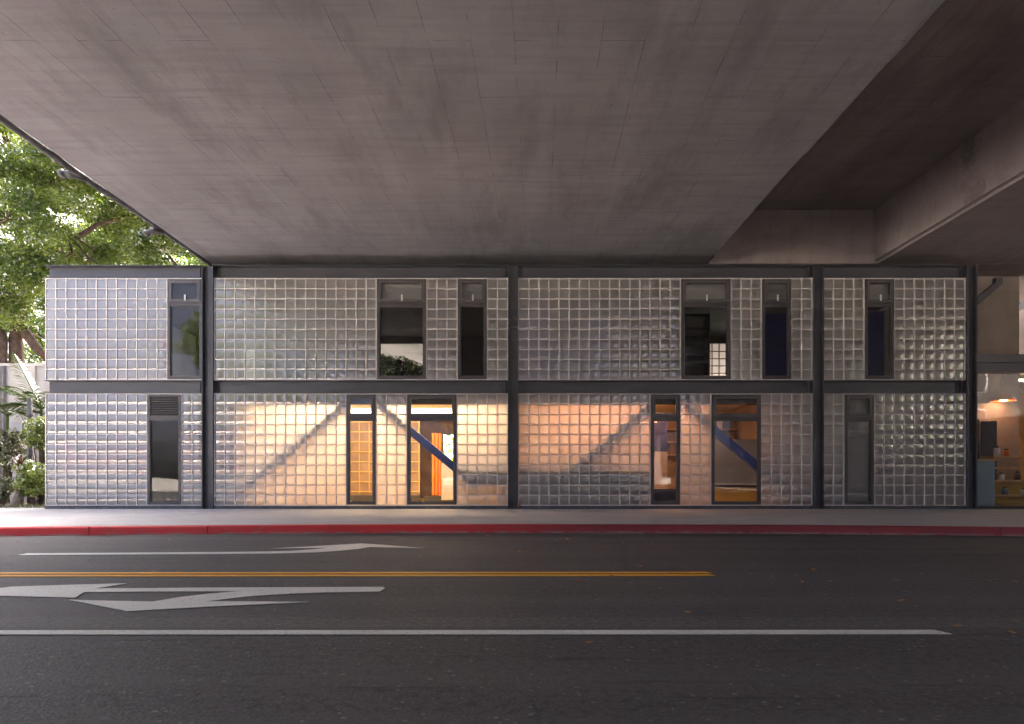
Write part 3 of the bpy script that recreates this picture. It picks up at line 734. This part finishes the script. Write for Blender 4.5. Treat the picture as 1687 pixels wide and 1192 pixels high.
MB().box(SX0, SX1, 22.0, 22.1, .202, 4.57).build('rear_wall', M['plywood'], shp)
MB().prism_y([tuple(W(a, b, 17.4).xz) for a, b in ((1609,503),(1649,468),(1649,458),(1638,458),(1638,466),(1609,490))], 17.33, 17.47).build('knee_bracket', M['steel'], bld)
cab = thing('pale_blue_cabinet', 'pale blue cabinet at the left end of the shop window', 'cabinet', (14.3, 17.5, .2))
MB().box(13.9, 14.62, 17.3, 17.8, .27, 1.62).build('body', M['bluegrey'], cab); MB().box(13.9, 14.62, 17.33, 17.8, .202, .268).build('foot', M['bluegrey'], cab)
MB().box(13.88, 14.66, 17.28, 17.82, 1.622, 1.68).build('top', M['plywood'], cab)
tab = thing('display_shelf', 'low timber display shelf in the shop window', 'shelf', (16.4, 17.6, .2))
for z in (.22, .52, .98, 1.38, 1.72): MB().box(14.68, 18.9, 17.4, 17.95, z, z+.06).build('shelf_board', M['plywood'], tab)
for x in (14.68, 16.6, 18.86): MB().box(x, x+.035, 17.42, 17.93, .205, 1.719).build('side', M['plywood'], tab)
MB().box(14.72, 18.85, 17.94, 17.96, .3, .96).build('back', M['yellow'], tab)
rk = thing('picture_frame', 'dark framed picture leaning in the shop window', 'picture', (14.5, 18.4, 1.7))
MB().box(14.3, 15.05, 18.4, 18.45, 1.72, 3.0).build('frame', M['dark'], rk); MB().box(14.42, 14.93, 18.385, 18.398, 1.84, 2.88).build('picture', M['brown'], rk)
rk = thing('notice_board', 'tall dark board standing right of the leaning picture', 'board', (15.4, 18.6, .2))
MB().box(15.2, 15.7, 18.5, 18.55, .9, 2.95).build('face', M['fabric'], rk); MB().box(15.2, 15.7, 18.49, 18.56, .205, .898).build('foot', M['dark'], rk)
wb = thing('wooden_crate', 'pale timber crates stacked behind the shop shelf', 'crate', (14.4, 19, 2.6))
for i in range(4): MB().box(14.2, 15.3, 18.9, 19.4, 2.62+i*.28, 2.86+i*.28).build('slat', M['plywood'], wb)
for i, (x, z, h, m_) in enumerate(((14.95,1.78,.30,'whitew'),(15.25,1.78,.22,'orange'),(15.9,1.78,.34,'navy'),(16.2,1.78,.26,'whitew'),(15.1,1.04,.22,'whitew'),(15.6,1.04,.26,'brown'),(16.3,1.04,.20,'orange'),(15.2,.58,.24,'bluegrey'),(15.8,.58,.2,'whitew'))):
    jr = thing('jar', ['white jar leftmost on the top shop shelf','orange jar second on the top shop shelf','navy bottle third on the top shop shelf','white jar right on the top shop shelf','white jar leftmost on the middle shop shelf','brown jar in the middle of the middle shop shelf','orange jar right on the middle shop shelf','blue grey jar on the lowest shop shelf','white jar on the lowest shop shelf'][i], 'jar', (x, 17.62, z), 'jars on the shop shelf')
    MB().tube([(x,17.62,z+.003),(x,17.62,z+h*.7),(x,17.62,z+h*.85)], [.085,.085,.05], 10).build('body', M[m_], jr, True)
    MB().tube([(x,17.62,z+h*.851),(x,17.62,z+h)], .052, 10).build('lid', M['dark'], jr)
pn = thing('pendant_lamp', 'copper dome pendant lamp glowing in the shop', 'lamp', (16.0, 18.6, 3.62))
n = 16; pv = [];
for r, z in ((.06,3.84),(.22,3.76),(.33,3.62)): pv.append([(16.0+r*math.cos(2*math.pi*i/n), 18.6+r*math.sin(2*math.pi*i/n), z) for i in range(n)])
MB().add([p for r in pv for p in r], [(k*n+i, (k+1)*n+i, (k+1)*n+(i+1)%n, k*n+(i+1)%n) for k in range(2) for i in range(n)]).build('shade', M['orange'], pn, True)
MB().tube([(16,18.6,3.84),(16,18.6,4.57)], .012, 6).build('cord', M['dark'], pn)
MB().tube([(16,18.6,3.63),(16,18.6,3.70)], .1, 10).build('bulb', M['lamp_shop'], pn)
t_ = thing('shop_light', 'warm ceiling lamp strip inside the shop', 'lamp', (16.5, 19, 4.5))
MB().box(14.6, 18.6, 19.4, 19.6, 4.44, 4.47).build('diffuser', M['lamp_shop'], t_); MB().box(14.55, 18.65, 19.37, 19.63, 4.472, 4.575).build('housing', M['dark'], t_)

# pale building beyond the right end
wbld = thing('white_building', 'grey building with louvers beyond the concrete pier at the right edge', 'building', (31, 30, 0))
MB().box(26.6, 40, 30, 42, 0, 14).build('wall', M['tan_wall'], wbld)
MB().box(26.7, 31, 29.95, 29.998, 7.6, 8.6).build('louver_back', M['dark'], wbld)
for i in range(6): MB().box(26.72, 31, 29.9, 29.948, 7.62+i*.16, 7.69+i*.16).build('louver_slat', M['whitew'], wbld)
rw = thing('concrete_wall', 'grey retaining wall far right of the shop', 'wall', (25.3, 18, 0))
MB().box(25, 25.6, -58, 29.5, 0, 4.2).box(25.002, 25.598, 8, 29.4, 4.201, 9.4).build('face', M['girder'], rw)  # added to shut out light from the right and darken that side

# ------------------------------------------------------------------ greenery at the left
def leaves(centers, radii, counts, size, up=.3):
    out = []
    for c, r, n in zip(centers, radii, counts):
        d = rng.normal(size=(n,3)); d /= np.linalg.norm(d, axis=1)[:,None]
        rr = rng.random(n)**.45
        p = np.array(c) + d*rr[:,None]*np.array(r)
        nr = rng.normal(size=(n,3)) + np.array([0,0,up*3])*.6 + d*.5; nr /= np.linalg.norm(nr, axis=1)[:,None]
        t = rng.normal(size=(n,3)); u = np.cross(nr, t); u /= np.linalg.norm(u, axis=1)[:,None]; v = np.cross(nr, u)
        s = size*rng.uniform(.6,1.35,n)[:,None]
        out.append(np.stack([p-u*s, p+v*s*.42+nr*s*.1, p+u*s, p-v*s*.42+nr*s*.1], 1))
    return np.concatenate(out)
def crown_clusters(c, r, n, rc, seed, flat=.6):
    g = np.random.default_rng(seed); out = []
    while len(out) < n:
        d = g.normal(size=3); d /= np.linalg.norm(d); q = np.array(c) + d*np.array(r)*(g.random()**.4)
        out.append(q)
    return out
def tree(label, base, limbs, clusters, per, rc, size, mleaf, seed, group='trees beyond the left end'):
    t_ = thing('broadleaf_tree', label, 'tree', base, group)
    mb = MB()
    for pts, rad in limbs: mb.tube(pts, rad, 9)
    # twigs to a share of the clusters
    g = np.random.default_rng(seed)
    ends = [Vector(l[0][-1]) for l in limbs]
    for q in clusters[::3]:
        e = min(ends, key=lambda p: (p-Vector(q)).length); m_ = e.lerp(Vector(q), .5) + Vector(g.normal(size=3)*.35)
        mb.tube([e, m_, Vector(q)], [.07,.045,.015], 5, False)
    mb.build('trunk', M['bark'], t_, True)
    rr = [np.array([rc*g.uniform(.7,1.4), rc*g.uniform(.7,1.3), rc*g.uniform(.4,.75)]) for _ in clusters]
    quads_mesh('crown', leaves(clusters, rr, [int(per*g.uniform(.7,1.3)) for _ in clusters], size), mleaf, t_)
    return t_
b = Vector((-23.0, 26, DZ))
L = lambda *p: [W(*q) for q in p]
limbs = [([b, W(30,640,26), W(26,560,26), W(30,510,26), W(40,470,26), W(60,430,26.3), W(110,380,26.8)], [.40,.32,.26,.25,.24,.20,.10]),
         (L((28,530,26),(45,552,26),(62,575,26.2),(85,598,26.5)), [.26,.22,.2,.16]),
         (L((30,505,26),(10,450,25.5),(-30,380,25)), [.2,.16,.1]),
         (L((50,440,26.2),(160,370,27),(230,350,28)), [.16,.1,.06]),
         (L((40,465,26),(30,380,26),(60,300,26)), [.2,.14,.08]),
         ([Vector((-24.2,25.6,DZ)), W(2,620,25.6), W(4,560,25.6), W(-6,520,25.6)], [.26,.22,.2,.18])]
cl = crown_clusters((-22.5, 26.2, 15.6), (9.5, 4.6, 5.6), 190, 1, 3)
cl += [np.array(W(random.uniform(-30,78), random.uniform(410,472), random.uniform(24.5,27))) for _ in range(34)]
cl += [np.array(W(random.uniform(-20,20), random.uniform(430,520), 25.2)) for _ in range(7)]
tree('large dark barked tree with spreading crown over the left end of the building', b, limbs, cl, 1300, 1.05, .076, M['leaf'], 5)
b2 = Vector((-16.5, 34, DZ))
limbs2 = [([b2, b2+Vector((.2,0,6)), b2+Vector((-.4,.3,10)), b2+Vector((.8,0,13.5))], [.4,.33,.25,.12]),
          ([b2+Vector((-.4,.3,10)), b2+Vector((-3,0,12.5)), b2+Vector((-5,.5,15))], [.2,.14,.07]),
          ([b2+Vector((.1,.1,8)), b2+Vector((2.5,-.4,11)), b2+Vector((3.6,0,14))], [.2,.14,.07])]
cl2 = crown_clusters((-16.5, 34, 15.5), (7, 4.5, 6), 130, 1, 11)
tree('lighter green tree rising behind the roof beside the viaduct edge', b2, limbs2, cl2, 1200, 1.15, .10, M['leaf2'], 6)
b3 = Vector((-33, 42, DZ))
limbs3 = [([b3, b3+Vector((0,0,5)), b3+Vector((.6,0,10))], [.35,.28,.15]), ([b3+Vector((0,0,5)), b3+Vector((3,0,9))], [.2,.08])]
cl3 = crown_clusters((-30, 44, 13), (10, 5, 9), 190, 1, 13)
tree('sunlit yellow green tree far behind the dark trunk', b3, limbs3, cl3, 600, 1.3, .16, M['leaf2'], 8)
b4 = Vector((-5.9, 27.8, 0))
limbs4 = [([b4, b4+Vector((.1,0,3)), b4+Vector((.3,0,5.5))], [.25,.2,.1])]
cl4 = crown_clusters((-6.0, 27.8, 6.0), (1.5, .9, 1.45), 70, 1, 17)
tree('leafy tree seen through the wide left upper window', b4, limbs4, cl4, 330, .42, .075, M['leaf2'], 9)

fw_c = [np.array((x, 62 + 3*math.sin(x*.7), z)) for x in np.arange(-75, 46, 2.6) for z in (2, 5.5, 9, 12.5)]
tag(quads_mesh('far_wood', leaves(fw_c, [np.array((2.6,2.6,2.6))*random.uniform(.7,1.3) for _ in fw_c], [190]*len(fw_c), .32), M['leaf2']), 'distant belt of green trees behind the viaduct', 'wood', kind='stuff')
# palm
def frond_mb(base, az, length, rise, droop, nl=26, ll=.55):
    mb = MB(); pts = []
    dx, dy = math.cos(az), math.sin(az); 
    for i in range(12):
        t = i/11; h = length*(t - .12*t*t); z = rise*t - droop*t*t
        pts.append(Vector(base) + Vector((dx*h, dy*h, z)))
    mb.tube(pts, [.022*(1-.8*i/11)+.003 for i in range(12)], 5, False)
    sd_ = Vector((-dy, dx, 0))
    for i in range(nl):
        t = .16 + .84*i/(nl-1); k = t*11; j = min(int(k), 10); p = pts[j].lerp(pts[j+1], k-j)
        fw_ = (pts[j+1]-pts[j]).normalized(); l_ = ll*math.sin(math.pi*min(1, .22+.75*t))*random.uniform(.85,1.1)
        for sg in (-1, 1):
            d = (sd_*sg*.8 + fw_*.65 + Vector((0,0,random.uniform(-.32,-.05)))).normalized()
            q = p + d*l_ + Vector((0,0,-.10*l_)); m_ = p + d*l_*.5 + Vector((0,0,.03)); wv = fw_*.017
            mb.add([p-wv*.5, p+wv*.5, m_+wv, q, m_-wv], [(0,1,2,3,4)])
    return mb
def palm(name, label, base, h, specs, r0=.08, lean=(0,0)):
    t_ = thing(name, label, 'palm', base, None)
    top = Vector(base) + Vector((lean[0], lean[1], h))
    mb = MB().tube([Vector(base), Vector(base).lerp(top,.5)+Vector((.02,0,0)), top], [r0*1.15, r0, r0*.75], 10)
    mb.build('trunk', M['frond'], t_, True)
    for s_ in specs: frond_mb(top, *s_).build('frond', M['frond'], t_)
pb_ = W(69, 838, 20); pb_.z = DZ
palm('palm_tree', 'slender palm with arching green fronds beside the building corner', pb_, 3.35,
     [(R(185),1.9,1.5,.7), (R(160),2.2,1.9,1.0), (R(205),1.8,.9,1.3), (R(230),1.5,1.5,.9), (R(120),1.7,1.6,.8), (R(80),1.5,1.4,.8), (R(300),1.4,1.3,.9), (R(172),1.3,2.3,.3), (R(20),1.2,1.2,.8)], .075)
pb2 = W(12, 838, 20.6); pb2.z = DZ
palm('palm_tree', 'second smaller palm at the left edge with drooping fronds', pb2, 3.2,
     [(R(-20),2.1,1.6,1.2), (R(60),1.9,1.7,1.1), (R(290),1.9,1.5,1.0), (R(10),2.0,1.0,1.2), (R(40),1.7,1.3,.9), (R(330),1.8,.8,1.3), (R(180),1.8,1.2,1.0), (R(100),1.5,1.3,.8), (R(250),1.5,1.1,1.1)], .07)
ps = thing('metal_post', 'dark grey metal post with a clamp between the palms', 'post', W(49, 838, 19.4).xy.to_3d() + Vector((0,0,DZ)))
x, y = ps.location.x, ps.location.y
MB().tube([(x,y,DZ),(x,y,W(0,655,19.4).z)], .075, 12).build('shaft', M['post'], ps, True)
zc = W(0,683,19.4).z
MB().tube([(x,y,zc-.04),(x,y,zc+.05)], .105, 12).build('clamp', M['post'], ps, True)

def shrub(name, label, px, py, Y, rx, rz, n, size, m, cat='shrub'):
    c = W(px, py, Y); t_ = thing(name, label, cat, (c.x, Y, DZ))
    cl_ = crown_clusters((c.x, Y, c.z), (rx, rx*.8, rz), 26, 1, int(px*7+py))
    quads_mesh('foliage', leaves(cl_, [np.array([.2,.2,.16])*random.uniform(.8,1.5) for _ in cl_], [n//26]*26, size), m, t_)
    mb = MB()
    for q in cl_[::3]: mb.tube([(c.x+random.uniform(-.1,.1),Y,DZ), (c.x*.5+q[0]*.5, Y, (DZ+q[2])/2), tuple(q)], [.03,.02,.008], 5, False)
    mb.build('stem', M['bark'], t_)
shrub('leafy_shrub', 'tall light green shrub against the building corner', 66, 715, 18.9, .42, .55, 2600, .055, M['shrub'])
shrub('leafy_shrub', 'broad yellow green shrub at the foot of the building corner', 58, 790, 18.4, .62, .62, 4200, .05, M['shrub'])
shrub('pale_shrub', 'grey green shrub with pale tips at the left edge', 14, 735, 20.2, .7, .75, 3000, .06, M['shrub2'])
shrub('low_shrub', 'low dry shrub on the mulch at the far left', 4, 805, 18.6, .55, .45, 2000, .05, M['shrub2'])
def rosette(name, label, px, py, Y, n, ln, m, cat='plant', wd=.035):
    c = W(px, py, Y); t_ = thing(name, label, cat, (c.x, Y, DZ)); mb = MB().tube([(c.x,Y,DZ), (c.x,Y,c.z)], .035, 7); mb.build('stem', M['bark'], t_)
    for i in range(n):
        az = 2*math.pi*i*.382; el = R(random.uniform(5,70)); l_ = ln*random.uniform(.7,1.1); mb = MB(); vs = []; k = 5
        dx, dy = math.cos(az), math.sin(az)
        for j in range(k+1):
            u = j/k; h = l_*u*math.cos(el); z = l_*u*math.sin(el) - .35*l_*u*u; ww = wd*math.sin(math.pi*(.15+.85*u))+.002
            p = Vector((c.x+dx*h, Y+dy*h, c.z+z)); s_ = Vector((-dy,dx,0))*ww
            vs += [p-s_, p+s_]
        mb.add(vs, [(2*j,2*j+1,2*j+3,2*j+2) for j in range(k)]).build('blade', m, t_)
rosette('cordyline', 'dark red leaved cordyline in front of the pale wall', 33, 768, 18.9, 22, .75, M['red_leaf'])
rosette('spiky_plant', 'green spiky plant below the pale shrub', 8, 770, 19.0, 20, .6, M['frond'])
st = thing('grey_rock', 'grey boulder on the mulch left of the shrub', 'rock', W(28, 825, 18.3).xy.to_3d() + Vector((0,0,DZ)))
import bmesh
bm = bmesh.new(); bmesh.ops.create_icosphere(bm, subdivisions=2, radius=.22)
for v in bm.verts: v.co = v.co * random.uniform(.85,1.1); v.co.z = v.co.z*1.5 + .2; v.co.x *= .8
me = bpy.data.meshes.new('stone'); bm.to_mesh(me); bm.free(); me.materials.append(M['pier']); o = bpy.data.objects.new('stone', me); col.objects.link(o); o.parent = st

# pale building behind the trees
gw = thing('garden_wall', 'tall pale plastered wall behind the palms at the left edge', 'wall', (-24, 24.6, 0))
ztop = W(0, 603, 24.5).z
MB().box(-40, -18.2, 24.5, 24.8, 0, ztop).build('face', M['plaster'], gw)
MB().box(-40, -18.2, 24.44, 24.84, ztop+.002, ztop+.12).build('coping', M['plaster'], gw)
for px in (-6, 52):
    p = W(px, 700, 24.5); MB().box(p.x, p.x+.22, 24.40, 24.498, 0, ztop-.003).build('pilaster', M['plaster'], gw)
p = W(6, 700, 24.4); MB().tube([(p.x, 24.42, 0), (p.x, 24.42, ztop)], .05, 8).build('downpipe', M['pipe'], gw, True)
p = W(25, 700, 24.5); MB().box(p.x-.3, p.x+.35, 24.44, 24.498, 2.6, 3.5).build('vent_panel', M['grey_wall'], gw)

rb = thing('street_building', 'pale building across the street mirrored in the shop glass', 'building', (34, -24, 0))
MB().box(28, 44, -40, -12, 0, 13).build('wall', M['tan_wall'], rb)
for z in (1.2, 4.6, 8.0):
    for y in (-37,-32.5,-28,-23.5,-19,-15): 
        f_ = MB().box(27.92, 27.998, y, y+1.8, z, z+2.1).build('window', M['whitew'], rb); MB().box(27.90, 27.918, y+.1, y+1.7, z+.1, z+2.0).build('pane', M['dark'], f_)
    for x in (29.5, 33, 36.5):
        f_ = MB().box(x, x+1.8, -11.998, -11.92, z, z+2.1).build('window', M['whitew'], rb); MB().box(x+.1, x+1.7, -11.918, -11.9, z+.1, z+2.0).build('pane', M['dark'], f_)
b5 = Vector((-19.5, -13, 0))
tree('street tree mirrored in the upper window at the left end', b5, [([b5, b5+Vector((.2,0,4)), b5+Vector((0,.3,8))], [.35,.28,.14])], crown_clusters((-19.5,-13,8.5), (4.5,4,4.5), 90, 1, 21), 420, 1.1, .16, M['leaf2'], 14, 'street trees behind the viewer')
b7 = Vector((-17.5, -3, 0))  # tree added out of view to shade the soffit near the viewer
tree('street tree standing left of the viewer beside the viaduct', b7, [([b7, b7+Vector((.2,0,4)), b7+Vector((0,.3,8))], [.35,.28,.14])], crown_clusters((-17.5,-3,8.5), (3.5,4,4), 70, 1, 23), 420, 1.1, .16, M['leaf2'], 16, 'street trees behind the viewer')
b6 = Vector((27.0, -6, 0))
tree('street tree mirrored in the shop glass at the right end', b6, [([b6, b6+Vector((.2,0,4)), b6+Vector((0,.3,8))], [.3,.24,.12])], crown_clusters((27.5,-6,8.0), (3,3.5,3.5), 60, 1, 22), 380, 1.0, .15, M['leaf2'], 15, 'street trees behind the viewer')

# ------------------------------------------------------------------ fallen leaves on the road
spots = [(700+a/3.067, 820+b_/3.067) for a, b_ in ((317,190),(408,213),(437,242),(492,200),(523,215),(480,270),(635,205),(648,263),(670,212),(720,209),(882,200),(903,218),(955,207),(1000,228),(1118,228),(1145,228),(1415,270),(1415,307),(1090,345),(840,347),(735,380),(940,395),(770,420),(1240,380),(1330,578),(830,730),(1650,382),(1190,458))]
spots += [(1150+a/3.141, 820+b_/3.141) for a, b_ in ((375,237),(503,263),(433,286),(600,370),(278,393),(510,403),(540,433),(685,430),(1025,425),(1070,484),(795,520),(1050,530),(1155,392),(1510,428),(1545,421),(1512,408),(1640,431),(1645,633),(1340,660),(1625,695),(380,405))]
spots += [(a/2.343, 820+b_/2.343) for a, b_ in ((70,167),(150,170),(420,160),(655,160),(830,155),(965,155),(880,190),(1235,158),(1260,163),(555,240),(345,240),(815,255),(690,282),(1620,222),(595,282),(30,222))]
lms = []
for k in range(4):
    cu = random.uniform(.12,.4); vs = []
    for t, wv in ((0,.06),(.3,.34),(.65,.26),(1,.02)):
        for sg in (-1, 0, 1): vs.append((t-.5, sg*wv, cu*abs(t-.5)*.5 + abs(sg)*.10*cu*3*wv))
    me = bpy.data.meshes.new('fallen_leaf'); me.from_pydata(vs, [], [(3*i+j,3*i+j+3,3*i+j+4,3*i+j+1) for i in range(3) for j in range(2)]); me.materials.append(M['dry_leaf']); lms.append(me)
for (px, py) in spots:
    p = G(px, py, .01); o = bpy.data.objects.new('fallen_leaf', random.choice(lms)); col.objects.link(o)
    o.location = p; o.rotation_euler = (random.uniform(-.25,.25), random.uniform(-.25,.25), random.uniform(0,6.28)); s_ = random.uniform(.045,.085); o.scale = (s_,)*3
    tag(o, 'small dry orange brown leaf lying on the road', 'leaf', 'fallen leaves scattered on the road')
